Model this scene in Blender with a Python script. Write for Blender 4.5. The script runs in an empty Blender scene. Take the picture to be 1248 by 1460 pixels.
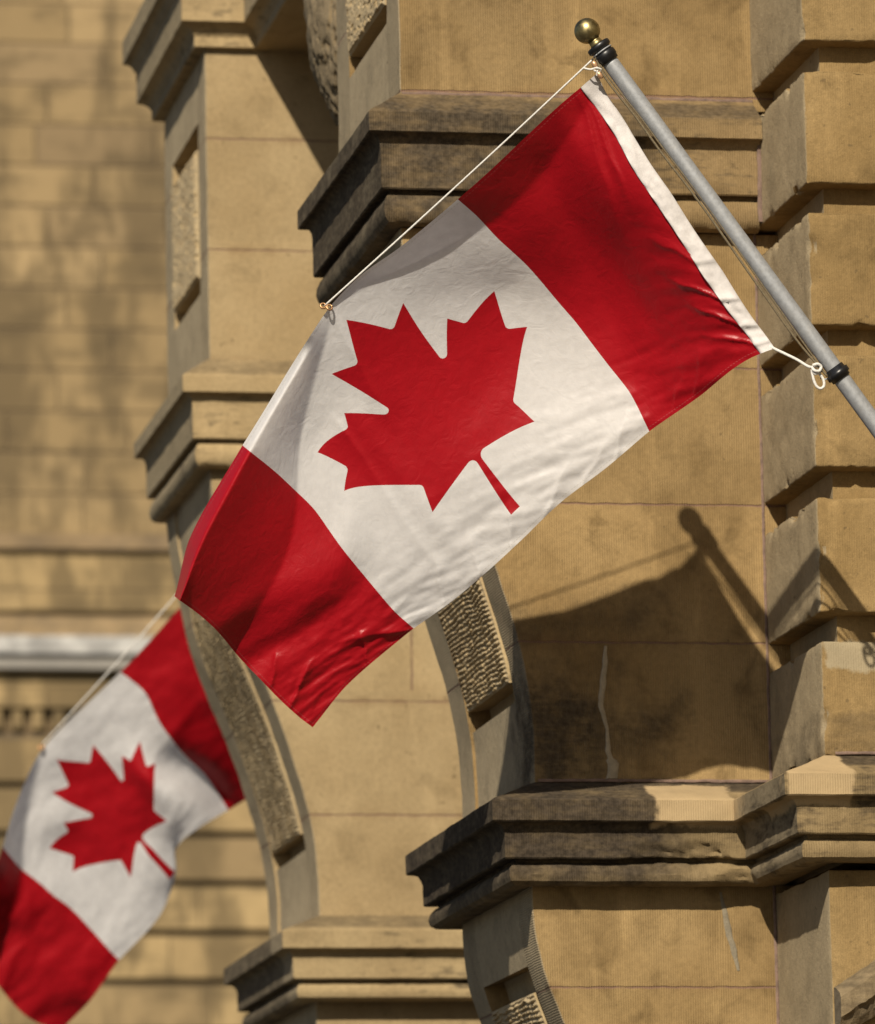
import bpy, bmesh, math, random
import numpy as np
from mathutils import Vector, Matrix, noise as mn
from mathutils.geometry import delaunay_2d_cdt

random.seed(7)
S = bpy.context.scene
# ------------------------------------------------------------------ camera
# long lens looking slightly up and right at the flank of the building
FPX = 8000.0                       # focal length for a 1460 px tall picture
VP = (-925.0, 2196.0)              # where lines running into depth meet
PA, PB = 1233.0, 1167.0
PX, PY = VP[0] + PA, VP[1] - PB
RHO = 0.0155
CAMZ = 1.6
n_ = np.array([-PA, PB, FPX]); n_ /= np.linalg.norm(n_)
d0 = np.array([0, FPX, -PB]); d0 /= np.linalg.norm(d0)
h0 = np.cross(d0, n_)
dn = d0 * math.cos(RHO) + h0 * math.sin(RHO)
hr = h0 * math.cos(RHO) - d0 * math.sin(RHO)

def at(x, y, Y):
    """world point at depth Y that the picture shows at x, y"""
    r = np.array([(x - PX) / FPX, (y - PY) / FPX, 1.0])
    w = np.array([r @ hr, r @ n_, -(r @ dn)])
    w *= Y / w[1]
    return Vector((w[0], Y, w[2] + CAMZ))

cam = bpy.data.cameras.new("camera"); co = bpy.data.objects.new("camera", cam)
S.collection.objects.link(co); S.camera = co
m = Matrix(((hr[0], -hr[1], -hr[2], 0), (n_[0], -n_[1], -n_[2], 0), (-dn[0], dn[1], dn[2], CAMZ), (0, 0, 0, 1)))
co.matrix_world = m
cam.sensor_fit = 'VERTICAL'; cam.sensor_height = 36; cam.sensor_width = 36
cam.lens = FPX * 36 / 1460
cam.shift_x = (624 - PX) / 1460; cam.shift_y = (PY - 730) / 1460
cam.clip_start = 0.1; cam.clip_end = 500
cam.dof.use_dof = True; cam.dof.focus_distance = 15.15; cam.dof.aperture_fstop = cam.lens / 1000 / 0.046

# ------------------------------------------------------------------ light
SX, SZ = 0.42, 0.765
sdir = Vector((SX, 1.0, -SZ)).normalized()
el = math.asin(-sdir.z)
w = bpy.data.worlds.new("World"); S.world = w; w.use_nodes = True
nt = w.node_tree; bg = nt.nodes['Background']
sky = nt.nodes.new('ShaderNodeTexSky'); sky.sky_type = 'NISHITA'; sky.sun_disc = False
sky.sun_elevation = el; sky.sun_rotation = math.atan2(-sdir.x, -sdir.y)
nt.links.new(sky.outputs[0], bg.inputs[0]); bg.inputs[1].default_value = 0.05
sl = bpy.data.lights.new("sun", 'SUN'); sl.energy = 5.0; sl.angle = math.radians(0.55); sl.color = (1.0, 0.90, 0.74)
so = bpy.data.objects.new("sun", sl); S.collection.objects.link(so)
so.rotation_euler = sdir.to_track_quat('-Z', 'Y').to_euler()
S.view_settings.view_transform = 'Standard'; S.view_settings.look = 'None'
S.view_settings.exposure = 0.27; S.view_settings.gamma = 1.0

# ------------------------------------------------------------------ shader helpers
class G:
    def __init__(s, name):
        s.m = bpy.data.materials.new(name); s.m.use_nodes = True
        s.t = s.m.node_tree; s.b = s.t.nodes['Principled BSDF']; s.out = s.t.nodes['Material Output']
        g = s.t.nodes.new('ShaderNodeNewGeometry'); s.pos = g.outputs['Position']; s.nrm = g.outputs['Normal']
        x = s.t.nodes.new('ShaderNodeSeparateXYZ'); s.t.links.new(s.pos, x.inputs[0]); s.x, s.y, s.z = x.outputs
        x = s.t.nodes.new('ShaderNodeSeparateXYZ'); s.t.links.new(s.nrm, x.inputs[0]); s.nx, s.ny, s.nz = x.outputs
    def put(s, sock, v):
        if v is None: return
        if isinstance(v, (int, float)): sock.default_value = v
        elif isinstance(v, tuple):
            sock.default_value = v if len(v) == len(sock.default_value) else (*v, 1)
        else: s.t.links.new(v, sock)
    def M(s, op, a, b=None, c=None, clamp=False):
        n = s.t.nodes.new('ShaderNodeMath'); n.operation = op; n.use_clamp = clamp
        for i, v in enumerate((a, b, c)):
            if v is not None: s.put(n.inputs[i], v)
        return n.outputs[0]
    def noise(s, scale, detail=4, rough=0.55, vec=None, sc=(1, 1, 1), dist=0.0, off=(0, 0, 0)):
        mp = s.t.nodes.new('ShaderNodeMapping'); s.put(mp.inputs[0], vec or s.pos)
        mp.inputs['Scale'].default_value = sc; mp.inputs['Location'].default_value = off
        n = s.t.nodes.new('ShaderNodeTexNoise'); s.t.links.new(mp.outputs[0], n.inputs['Vector'])
        n.inputs['Scale'].default_value = scale; n.inputs['Detail'].default_value = detail
        n.inputs['Roughness'].default_value = rough; n.inputs['Distortion'].default_value = dist
        return n.outputs[0]
    def ramp(s, v, lo, hi, a=0.0, b=1.0):
        n = s.t.nodes.new('ShaderNodeMapRange'); n.interpolation_type = 'SMOOTHSTEP'
        for i, q in enumerate((v, lo, hi, a, b)): s.put(n.inputs[i], q)
        return n.outputs[0]
    def mix(s, f, a, b, mode='MIX'):
        n = s.t.nodes.new('ShaderNodeMix'); n.data_type = 'RGBA'; n.blend_type = mode
        s.put(n.inputs[0], f); s.put(n.inputs[6], a); s.put(n.inputs[7], b)
        return n.outputs[2]
    def wn(s, x, y):
        c = s.t.nodes.new('ShaderNodeCombineXYZ'); s.put(c.inputs[0], x); s.put(c.inputs[1], y)
        n = s.t.nodes.new('ShaderNodeTexWhiteNoise'); n.noise_dimensions = '2D'; s.t.links.new(c.outputs[0], n.inputs['Vector'])
        return n.outputs['Value']
    def bump(s, h, dist, strength=1.0, prev=None):
        n = s.t.nodes.new('ShaderNodeBump'); s.put(n.inputs['Height'], h); n.inputs['Distance'].default_value = dist
        n.inputs['Strength'].default_value = strength
        if prev is not None: s.t.links.new(prev, n.inputs['Normal'])
        return n.outputs[0]
    def box(s, lo, hi, soft, nz=None, amp=0.0):
        """1 inside an axis aligned box with soft, noise-ragged edges"""
        f = None
        for c, a, b in zip((s.x, s.y, s.z), lo, hi):
            if a is None: continue
            q = s.M('MINIMUM', s.M('SUBTRACT', c, a), s.M('SUBTRACT', b, c))
            f = q if f is None else s.M('MINIMUM', f, q)
        if nz is not None: f = s.M('MULTIPLY_ADD', s.M('SUBTRACT', nz, 0.5), amp, f)
        return s.ramp(f, -soft, soft)

JP, JZ = at(900, 719, 16).z - at(900, 916, 16).z, at(900, 719, 16).z; JZL = at(900, 1408, 16).z; JLIM = at(900, 1200, 16).z          # course height and the height of one joint

ALB = .84
def stone(name, c1=(.33, .215, .095), c2=(.43, .30, .145), comb=0.0, band=0.0, joints=False, grime=(), gamount=.0,
          pale=(), side=(.43, .36, .235), tool=0.0, stainy=0.35, grimecol=(.035, .027, .018), vjoint=None, jz=None, gfloor=.45):
    jz = JZ if jz is None else jz
    c1, c2, side = (tuple(v * ALB * k for v, k in zip(c, (1.03, 1.03, 1.08))) for c in (c1, c2, side))
    g = G(name)
    big = g.noise(1.7, 5, .6); mid = g.noise(7, 5, .6, dist=.4); fine = g.noise(60, 3, .6); grain = g.noise(420, 2, .7)
    col = g.mix(g.ramp(big, .32, .68), c1, c2)
    # course by course variation of tone
    cz = g.M('FLOOR', g.M('DIVIDE', g.M('SUBTRACT', g.z, JZ), JP))
    cell = g.wn(cz, g.M('FLOOR', g.M('MULTIPLY', g.y, .27)))
    col = g.mix(g.M('MULTIPLY', cell, .6), col, tuple(v * .74 for v in c2))
    lowf = g.noise(2.6, 4, .6, sc=(1, 1, .8), off=(4, 7, 1))
    col = g.mix(g.M('MULTIPLY', g.ramp(lowf, .50, .66), stainy * .8), col, tuple(v * .62 for v in c1))
    streak = g.noise(5, 4, .6, sc=(1.6, 1.6, .22))
    col = g.mix(g.M('MULTIPLY', g.ramp(streak, .52, .72), stainy), col, tuple(min(.5, v * 1.22) for v in c2))
    col = g.mix(g.M('MULTIPLY', g.ramp(mid, .50, .74), stainy * 1.25), col, tuple(v * .5 for v in c1))
    # greyer colour on street faces, lifted on the walls to stand in for side light
    sf = g.ramp(g.M('ABSOLUTE', g.nx), .55, .9)
    col = g.mix(g.M('MULTIPLY', sf, .8), col, g.mix(g.ramp(mid, .4, .7), side, tuple(v * .80 for v in side)))
    sp = g.ramp(grain, .25, .75, .80, 1.17)
    sp = g.M('MULTIPLY', sp, g.ramp(fine, .25, .75, .90, 1.08))
    hsv = g.t.nodes.new('ShaderNodeHueSaturation'); g.put(hsv.inputs['Color'], col); g.put(hsv.inputs['Value'], sp); col = hsv.outputs[0]
    pits = g.M('MULTIPLY', g.ramp(g.noise(38, 2, .5, off=(3, 1, 2)), .70, .76), .6)
    col = g.mix(pits, col, (.10, .07, .035))
    nb = g.noise(10, 6, .65, sc=(1, 1, .8), off=(5, 5, 5)); nb2 = g.noise(3.1, 5, .7, off=(9, 2, 5)); nh = g.noise(26, 4, .6, sc=(.5, .5, 2.2))
    gm = None
    for lo, hi, soft, amp, st in grime:
        q = g.M('MULTIPLY', g.box(lo, hi, soft, g.M('ADD', g.M('MULTIPLY', nb, .5), g.M('MULTIPLY', nb2, .5)), amp), st)
        q = g.M('MULTIPLY', q, g.ramp(g.M('ADD', g.M('MULTIPLY', nh, .5), g.M('MULTIPLY', nb, .5)), .33, .58, gfloor, 1.0))
        gm = q if gm is None else g.M('MAXIMUM', gm, q)
    if gamount > 0:
        q = g.M('MULTIPLY', g.ramp(g.M('ADD', g.M('MULTIPLY', nb2, .6), g.M('MULTIPLY', nh, .4)), .56 - gamount * .2, .66), .8)
        gm = q if gm is None else g.M('MAXIMUM', gm, q)
    if gm is not None: col = g.mix(gm, col, g.mix(g.ramp(fine, .3, .7), grimecol, tuple(v * 2.2 for v in grimecol)))
    for lo, hi, soft, amp, c in pale:
        col = g.mix(g.M('MULTIPLY', g.box(lo, hi, soft * 2.5, nb, amp * 1.2), .88), col, g.mix(g.ramp(mid, .35, .7), c, tuple(v * .86 for v in c)))
    h = g.M('MULTIPLY', fine, .5); nrm = None
    if joints:
        wob = g.M('MULTIPLY', g.M('SUBTRACT', g.noise(22, 3), .5), .010)
        below = g.M('LESS_THAN', g.z, JLIM)
        zref = g.M('MULTIPLY_ADD', below, JZL - JZ, jz)
        fr = g.M('FRACT', g.M('ADD', g.M('DIVIDE', g.M('SUBTRACT', g.M('ADD', g.z, wob), zref), JP), .5))
        dd = g.M('MULTIPLY', g.M('ABSOLUTE', g.M('SUBTRACT', fr, .5)), JP)
        jm = g.ramp(dd, .0018, .0040, 1, 0)
        ok = g.M('SUBTRACT', 1, g.M('MULTIPLY', g.M('GREATER_THAN', g.z, JZL + .1), g.M('LESS_THAN', g.z, JLIM + .25)))
        jm = g.M('MULTIPLY', jm, ok)
        if vjoint:
            for vx, va, vb in vjoint:
                vd = g.ramp(g.M('ABSOLUTE', g.M('SUBTRACT', g.M('ADD', g.x, wob), vx)), .0022, .0046, 1, 0)
                jm = g.M('MAXIMUM', jm, g.M('MULTIPLY', vd, g.M('MULTIPLY', g.M('GREATER_THAN', g.z, va), g.M('LESS_THAN', g.z, vb))))
        col = g.mix(g.M('MULTIPLY', jm, g.ramp(g.noise(14, 2), .3, .5, .40, .85)), col, (.17, .10, .075))
        halo = g.M('MULTIPLY', g.ramp(dd, .004, .03, 1, 0), g.ramp(g.noise(9, 3, .6, sc=(1, 1, .2)), .45, .65))
        col = g.mix(g.M('MULTIPLY', halo, .3), col, (.16, .095, .045))
        nrm = g.bump(g.M('SUBTRACT', 1, jm), .003, .8)
    if comb:
        wv = g.M('SINE', g.M('ADD', g.M('MULTIPLY', g.x, 2 * math.pi / .0072), g.M('MULTIPLY', g.noise(9, 3, .5, sc=(1, 1, .35)), 9)))
        cf = g.M('MULTIPLY', g.M('MULTIPLY', wv, g.ramp(g.M('ABSOLUTE', g.ny), .6, .9)), g.ramp(g.noise(6, 3), .35, .6, .35, 1.0))
        col = g.mix(g.M('MULTIPLY', g.ramp(cf, -1, -.1, 1, 0), .26 * comb), col, (.085, .058, .026))
        nrm = g.bump(cf, .0011 * comb, 1.0, nrm)
    if band:                                     # fine horizontal drafting of the margins
        wv = g.M('SINE', g.M('ADD', g.M('MULTIPLY', g.z, 2 * math.pi / .0070), g.M('MULTIPLY', g.noise(12, 3), 8)))
        bm_ = g.M('MULTIPLY', sf, g.ramp(g.noise(5, 2), .25, .5, .5, 1))
        for lo, hi in (band,):
            q = g.M('SUBTRACT', 1, g.M('MULTIPLY', g.M('GREATER_THAN', g.y, lo), g.M('LESS_THAN', g.y, hi)))
            bm_ = g.M('MULTIPLY', bm_, q)
        col = g.mix(g.M('MULTIPLY', g.M('MULTIPLY', g.ramp(wv, -.9, .3, 1, 0), bm_), .34), col, (.11, .085, .05))
        nrm = g.bump(g.M('MULTIPLY', wv, bm_), .0005, 1.0, nrm)
    if tool: nrm = g.bump(g.noise(95, 4, .7), .003 * tool, 1.0, nrm)
    nrm = g.bump(g.M('ADD', h, g.M('MULTIPLY', grain, .35)), .0022, .8, nrm)
    nrm = g.bump(nb, .010, .35, nrm)
    g.put(g.b.inputs['Base Color'], col); g.b.inputs['Roughness'].default_value = .93
    g.b.inputs['Specular IOR Level'].default_value = .15
    g.t.links.new(nrm, g.b.inputs['Normal'])
    return g.m

def simple(name, col, rough=.5, metal=0.0, var=.15, nscale=30, bump=0.0, coat=0.0, dirt=None):
    g = G(name); c = g.mix(g.ramp(g.noise(nscale, 4, .6), .3, .7), tuple(v * (1 - var) for v in col), tuple(min(1, v * (1 + var)) for v in col))
    if dirt: c = g.mix(g.M('MULTIPLY', g.ramp(g.noise(nscale * .4, 5, .7), .5, .7), .6), c, dirt)
    g.put(g.b.inputs['Base Color'], c); g.put(g.b.inputs['Roughness'], g.ramp(g.noise(nscale * 2, 3), .3, .7, rough * .85, min(1, rough * 1.15)))
    g.b.inputs['Metallic'].default_value = metal
    if bump: g.t.links.new(g.bump(g.noise(nscale * 3, 3), bump), g.b.inputs['Normal'])
    return g.m

# ------------------------------------------------------------------ object helpers
def link(o, parent=None):
    S.collection.objects.link(o)
    if parent:
        o.parent = parent; o.matrix_parent_inverse = Matrix.Identity(4)
    return o
def thing(name, loc, label, cat, group=None, kind=None):
    o = bpy.data.objects.new(name, None); o.location = loc; o.empty_display_size = .1; link(o)
    o['label'] = label; o['category'] = cat
    if group: o['group'] = group
    if kind: o['kind'] = kind
    return o
def mesh(name, verts, faces, mats, parent=None, smooth=False, mi=None, uv=None):
    off = Vector(parent.location) if parent else Vector((0, 0, 0))
    p = parent
    while p is not None and p.parent is not None: p = p.parent; off += Vector(p.location)
    me = bpy.data.meshes.new(name)
    me.from_pydata([tuple(Vector(v) - off) for v in verts], [], faces)
    for q in (mats if isinstance(mats, (list, tuple)) else [mats]): me.materials.append(q)
    if mi is not None: me.polygons.foreach_set('material_index', mi)
    if smooth: me.polygons.foreach_set('use_smooth', [True] * len(me.polygons))
    me.validate(); me.update()
    bm = bmesh.new(); bm.from_mesh(me); bmesh.ops.recalc_face_normals(bm, faces=bm.faces); bm.to_mesh(me); bm.free()
    return link(bpy.data.objects.new(name, me), parent)
def N3(p, s, seed=0): return mn.noise(Vector((p[0] * s + seed, p[1] * s + seed * 1.7, p[2] * s)))
def F3(p, s, seed=0, oc=4): return mn.fractal(Vector((p[0] * s + seed, p[1] * s + seed * 1.7, p[2] * s)), .8, 2.0, oc)
def rough_box(lo, hi, step=.012, bev=.006, amp=.0018, seed=0, chip=0.0):
    """a stone block: bevelled, subdivided, worn. returns verts, faces"""
    lo, hi = Vector(lo), Vector(hi); c = (lo + hi) / 2; h = (hi - lo) / 2
    vs, fs = [], []
    def coords(a, b):
        n = max(2, min(60, int((b - a) / step)))
        core = [a + bev + (b - a - 2 * bev) * i / n for i in range(n + 1)]
        return [a, a + bev * .35] + core + [b - bev * .35, b]
    for ax in range(3):
        o1, o2 = [(1, 2), (0, 2), (0, 1)][ax]
        A, B = coords(lo[o1], hi[o1]), coords(lo[o2], hi[o2])
        for sgn in (-1, 1):
            base = len(vs)
            for a in A:
                for b in B:
                    p = [0, 0, 0]; p[ax] = hi[ax] if sgn > 0 else lo[ax]; p[o1] = a; p[o2] = b
                    # round edges
                    q = Vector(p); inner = Vector([min(max(q[k], lo[k] + bev), hi[k] - bev) for k in range(3)])
                    d = q - inner
                    if d.length > 1e-9: q = inner + d.normalized() * min(bev, d.length) 
                    e = [min(q[k] - lo[k], hi[k] - q[k]) for k in range(3)]; e.sort()
                    near = max(0, 1 - e[1] / .03)
                    nn = F3(q, 14, seed) * amp + F3(q, 60, seed, 3) * amp * .35
                    ch = max(0, N3(q, 19, seed + 5) - .22) * chip * near
                    dirn = (q - c); dirn = Vector([dirn[k] / h[k] for k in range(3)])
                    kk = max(range(3), key=lambda k: abs(dirn[k]))
                    nv = Vector((0, 0, 0)); nv[ax] = sgn
                    q = q + nv * (nn - near * amp * .8) - (q - Vector([min(max(q[k], lo[k] + .03), hi[k] - .03) for k in range(3)])) * min(.9, ch)
                    vs.append(q)
            nb = len(B)
            for i in range(len(A) - 1):
                for j in range(nb - 1):
                    f = [base + i * nb + j, base + (i + 1) * nb + j, base + (i + 1) * nb + j + 1, base + i * nb + j + 1]
                    fs.append(f if (sgn > 0) == (ax != 1) else f[::-1])
    return vs, fs
def add_block(name, lo, hi, mat, parent, **k):
    v, f = rough_box(lo, hi, **k)
    o = mesh(name, v, f, mat, parent, smooth=False)
    bm = bmesh.new(); bm.from_mesh(o.data); bmesh.ops.remove_doubles(bm, verts=bm.verts, dist=.0004)
    bmesh.ops.recalc_face_normals(bm, faces=bm.faces)
    for fc in bm.faces: fc.smooth = True
    for e in bm.edges:
        if len(e.link_faces) == 2 and e.calc_face_angle(0) > math.radians(38): e.smooth = False
    bm.to_mesh(o.data); bm.free(); return o
def plain_box(lo, hi):
    x0, y0, z0 = lo; x1, y1, z1 = hi
    v = [(x0, y0, z0), (x1, y0, z0), (x1, y1, z0), (x0, y1, z0), (x0, y0, z1), (x1, y0, z1), (x1, y1, z1), (x0, y1, z1)]
    f = [(0, 3, 2, 1), (4, 5, 6, 7), (0, 1, 5, 4), (1, 2, 6, 5), (2, 3, 7, 6), (3, 0, 4, 7)]
    return v, f
def tube(pts, rad, seg=10, caps=True):
    pts = [Vector(p) for p in pts]; vs, fs = [], []
    if not isinstance(rad, (list, tuple)): rad = [rad] * len(pts)
    prev = None
    for i, p in enumerate(pts):
        t = (pts[min(i + 1, len(pts) - 1)] - pts[max(i - 1, 0)]).normalized()
        if prev is None: a = t.orthogonal().normalized()
        else: a = (prev - t * prev.dot(t)).normalized()
        prev = a; b = t.cross(a)
        for k in range(seg):
            th = 2 * math.pi * k / seg; vs.append(p + (a * math.cos(th) + b * math.sin(th)) * rad[i])
    for i in range(len(pts) - 1):
        for k in range(seg):
            k2 = (k + 1) % seg; fs.append((i * seg + k, i * seg + k2, (i + 1) * seg + k2, (i + 1) * seg + k))
    if caps: fs.append(tuple(range(seg))[::-1]); fs.append(tuple((len(pts) - 1) * seg + k for k in range(seg)))
    return vs, fs
def catmull(P, n=10):
    P = [Vector(p) for p in P]; out = []
    for i in range(len(P) - 1):
        a, b, c, d = P[max(i - 1, 0)], P[i], P[i + 1], P[min(i + 2, len(P) - 1)]
        for k in range(n):
            t = k / n
            out.append(.5 * ((2 * b) + (c - a) * t + (2 * a - 5 * b + 4 * c - d) * t * t + (3 * b - a - 3 * c + d) * t ** 3))
    out.append(P[-1]); return out

# ------------------------------------------------------------------ dimensions of one buttress (front face at depth F)
F = 16.0; T = 1.05; DY = 3.75
XL = at(570, 100, F).x; XI = at(1086, 600, F).x; Q = .60; XR = 4.9
ztop = at(600, -390, F).z
def P2(x, y): p = at(x, y, F); return (p.x, p.z)
CURVE = [P2(*p) for p in ((571, 325), (580, 400), (594, 471), (613, 560), (638, 633), (666, 700), (694, 773), (718, 845), (736, 904), (749, 960), (757, 1015), (761, 1065), (762, 1116))]
LOWER = [P2(*p) for p in ((758, 1262), (759, 1300), (764, 1335), (773, 1375), (787, 1415), (804, 1457), (826, 1500), (850, 1545), (868, 1600), (874, 1680))]
LOWER.append((LOWER[-1][0], 1.0)); LOWER.append((LOWER[-1][0], -.02))
XC2 = CURVE[-1][0]
def zc(y, p, x=800): return at(x, y, F - p).z

def curve_pts(C, step=.02):
    P = catmull([(x, z, 0) for x, z in C], 14); out = [P[0]]; acc = 0
    L = [0]
    for a, b in zip(P, P[1:]): L.append(L[-1] + (b - a).length)
    n = int(L[-1] / step); res = []
    for i in range(n + 1):
        s = L[-1] * i / n; k = 0
        while k < len(L) - 2 and L[k + 1] < s: k += 1
        t = (s - L[k]) / max(1e-9, L[k + 1] - L[k]); q = P[k].lerp(P[k + 1], t); res.append((q.x, q.y))
    return res
def normals(C):
    out = []
    for i in range(len(C)):
        a, b = C[max(i - 1, 0)], C[min(i + 1, len(C) - 1)]
        tx, tz = b[0] - a[0], b[1] - a[1]; l = math.hypot(tx, tz)
        out.append((tz / l, -tx / l))       # curve runs downward, so this points to the left / down-left, out of the stone
    return out
def ins_levels(C, zs):
    """insert doubled rows at the heights zs so recess walls come out sharp"""
    out = []
    for a, b in zip(C, C[1:]):
        out.append(a)
        for z in sorted(zs, reverse=True):
            if b[1] < z < a[1]:
                for dz in (.0006, -.0006):
                    t = (a[1] - (z + dz)) / (a[1] - b[1]); out.append((a[0] + (b[0] - a[0]) * t, z + dz))
    out.append(C[-1]); return out
RY = (.18, .80)                                   # recess across the depth of the buttress
def shaft(name, C, recess, mat, parent, y0, proud=.0, seed=0):
    """the curved street face with its sunk panel, the two flanks and the back, one mesh"""
    zt, zb = recess if recess else (None, None)
    if recess: C = ins_levels(C, [zt, zb])
    nr = normals(C)
    fr = [0, .004, .02, .06, .1, .14, RY[0] - .0006, RY[0] + .0006] + [RY[0] + (RY[1] - RY[0]) * i / 8 for i in range(1, 8)] + [RY[1] - .0006, RY[1] + .0006, .84, .88, .92, .96, .98, .996, 1]
    vs, fs = [], []
    for i, (x, z) in enumerate(C):
        for j, f in enumerate(fr):
            o = 0.0
            if recess and zb < z < zt and RY[0] < f < RY[1]: o = -.065
            elif f >= RY[1]: o = proud
            y = y0 + T * f
            e = min(f, 1 - f)
            if e < .003: o -= .003
            p = (x, y, z); o += F3(p, 9, seed) * .0022
            vs.append((x + nr[i][0] * o, y, z + nr[i][1] * o))
    W = len(fr)
    for i in range(len(C) - 1):
        for j in range(W - 1):
            fs.append((i * W + j, i * W + j + 1, (i + 1) * W + j + 1, (i + 1) * W + j))
    # flanks
    for side in (0, W - 1):
        yy = vs[side][1]; base = len(vs); M = 8
        for i in range(len(C)):
            vx, _, vz = vs[i * W + side]
            for k in range(1, M + 1):
                vs.append((vx + (XR - vx) * k / M, yy, vz))
        for i in range(len(C) - 1):
            a0, b0 = i * W + side, (i + 1) * W + side
            row = [a0] + [base + i * M + k for k in range(M)]; row2 = [b0] + [base + (i + 1) * M + k for k in range(M)]
            for k in range(M): fs.append((row[k], row2[k], row2[k + 1], row[k + 1]) if side == 0 else (row[k + 1], row2[k + 1], row2[k], row[k]))
    o = mesh(name, vs, fs, mat, parent)
    bm = bmesh.new(); bm.from_mesh(o.data)
    for fc in bm.faces: fc.smooth = True
    for e in bm.edges:
        if len(e.link_faces) == 2 and e.calc_face_angle(0) > math.radians(30): e.smooth = False
    bm.to_mesh(o.data); bm.free(); return o
def rough_slab(name, C, zt, zb, mat, parent, y0, f0, f1, hgt, mode, seed):
    RA = .0085 if y0 < F + 1 else .0066
    """vermiculated slab standing in the sunk panel, following the curve"""
    C = curve_pts(C, .0032); C = [c for c in C if zb <= c[1] <= zt]; nr = normals(C)
    W = 120; vs, fs = [], []
    R = []
    for i, (x, z) in enumerate(C):
        row = []
        for j in range(W + 1):
            y = y0 + T * (f0 + (f1 - f0) * j / W); s = i * .0032
            if mode == 'rows':
                ph = (s + .006 * N3((x, y, z), 9, seed) * 2 + .004 * N3((x, y, z), 40, seed)) / .0150
                r = .5 + .5 * math.sin(2 * math.pi * ph); br = N3((x, y * 1.4, z * .5), 42, seed)
                hh = RA * (r ** .8) * (1 if br > -.28 else .35) + .003 * N3((x, y, z), 90, seed)
            else:
                a = N3((x, y, z), 62, seed); hh = .010 - .009 * min(1, max(0, (a - .25) * 4)) + .002 * N3((x, y, z), 130, seed) + .004 * F3((x, y, z), 12, seed)
            e = min(j, W - j, i, len(C) - 1 - i)
            if e < 3: hh *= e / 3 * .6 + .2; hh -= .003 * (3 - e) / 3
            o = hgt + hh; row.append(len(vs)); vs.append((x + nr[i][0] * o, y, z + nr[i][1] * o))
        R.append(row)
    for i in range(len(R) - 1):
        for j in range(W): fs.append((R[i][j], R[i][j + 1], R[i + 1][j + 1], R[i + 1][j]))
    ring = [R[0][j] for j in range(W + 1)] + [R[i][W] for i in range(1, len(R))] + [R[-1][j] for j in range(W - 1, -1, -1)] + [R[i][0] for i in range(len(R) - 2, 0, -1)]
    idx = {}
    for i in range(len(R)):
        for j in (range(W + 1) if i in (0, len(R) - 1) else (0, W)):
            x, z = C[i]; idx[R[i][j]] = len(vs); vs.append((x - nr[i][0] * .07, vs[R[i][j]][1], z - nr[i][1] * .07))
    for a, b in zip(ring, ring[1:] + ring[:1]): fs.append((a, b, idx[b], idx[a]))
    o = mesh(name, vs, fs, mat, parent)
    return o

def sweep(name, path, prof, mat, parent, step=.014, amp=.0022, seed=0, chips=(), cap=True):
    """moulding: profile [(p, z)] carried round an axis-aligned plan path with mitred corners"""
    path = [Vector((a, b)) for a, b in path]; cor = []
    nn = []
    for a, b in zip(path, path[1:]):
        d = (b - a).normalized(); nn.append(Vector((d.y, -d.x)))
    for i in range(len(path)):
        if i == 0: m_ = nn[0]
        elif i == len(path) - 1: m_ = nn[-1]
        else: m_ = (nn[i - 1] + nn[i]) / (1 + nn[i - 1].dot(nn[i]))
        cor.append(m_)
    # subdivide profile
    pr = []
    for (p0, z0), (p1, z1) in zip(prof, prof[1:]):
        L = math.hypot(p1 - p0, z1 - z0); k = max(1, int(L / .009))
        for i in range(k): pr.append((p0 + (p1 - p0) * i / k, z0 + (z1 - z0) * i / k))
    pr.append(prof[-1]); H = len(pr)
    vs, fs = [], []; rows = []
    for s in range(len(path) - 1):
        L = (path[s + 1] - path[s]).length; k = max(1, int(L / step)); seg = nn[s]
        for i in range(k + (1 if s == len(path) - 2 else 0)):
            t = i / k; rows.append((path[s].lerp(path[s + 1], t), cor[s].lerp(cor[s + 1], t), seg))
    for b, c, nv in rows:
        for p, z in pr:
            q = b + c * p; P = (q.x, q.y, z)
            o = F3(P, 7, seed) * amp + F3(P, 30, seed, 3) * amp * .6
            ch = 0
            for (cx, cy, cz, r, dd) in chips:
                d = math.sqrt((P[0] - cx) ** 2 + (P[1] - cy) ** 2 + ((P[2] - cz) * 1.8) ** 2) / r
                if d < 1: ch += dd * (1 - d * d) * (.6 + .8 * abs(F3(P, 24, seed + 3)))
            o -= ch
            vs.append((P[0] + c.x * o * .7, P[1] + c.y * o * .7, z + ch * .3 + F3(P, 11, seed + 9) * amp * .5))
    for i in range(len(rows) - 1):
        for j in range(H - 1):
            fs.append((i * H + j, (i + 1) * H + j, (i + 1) * H + j + 1, i * H + j + 1))
    o = mesh(name, vs, fs, mat, parent)
    bm = bmesh.new(); bm.from_mesh(o.data)
    for fc in bm.faces: fc.smooth = True
    for e in bm.edges:
        if len(e.link_faces) == 2 and e.calc_face_angle(0) > math.radians(32): e.smooth = False
    bm.to_mesh(o.data); bm.free(); return o

def zz(y, p, x): return at(x, y, F - p).z
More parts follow.
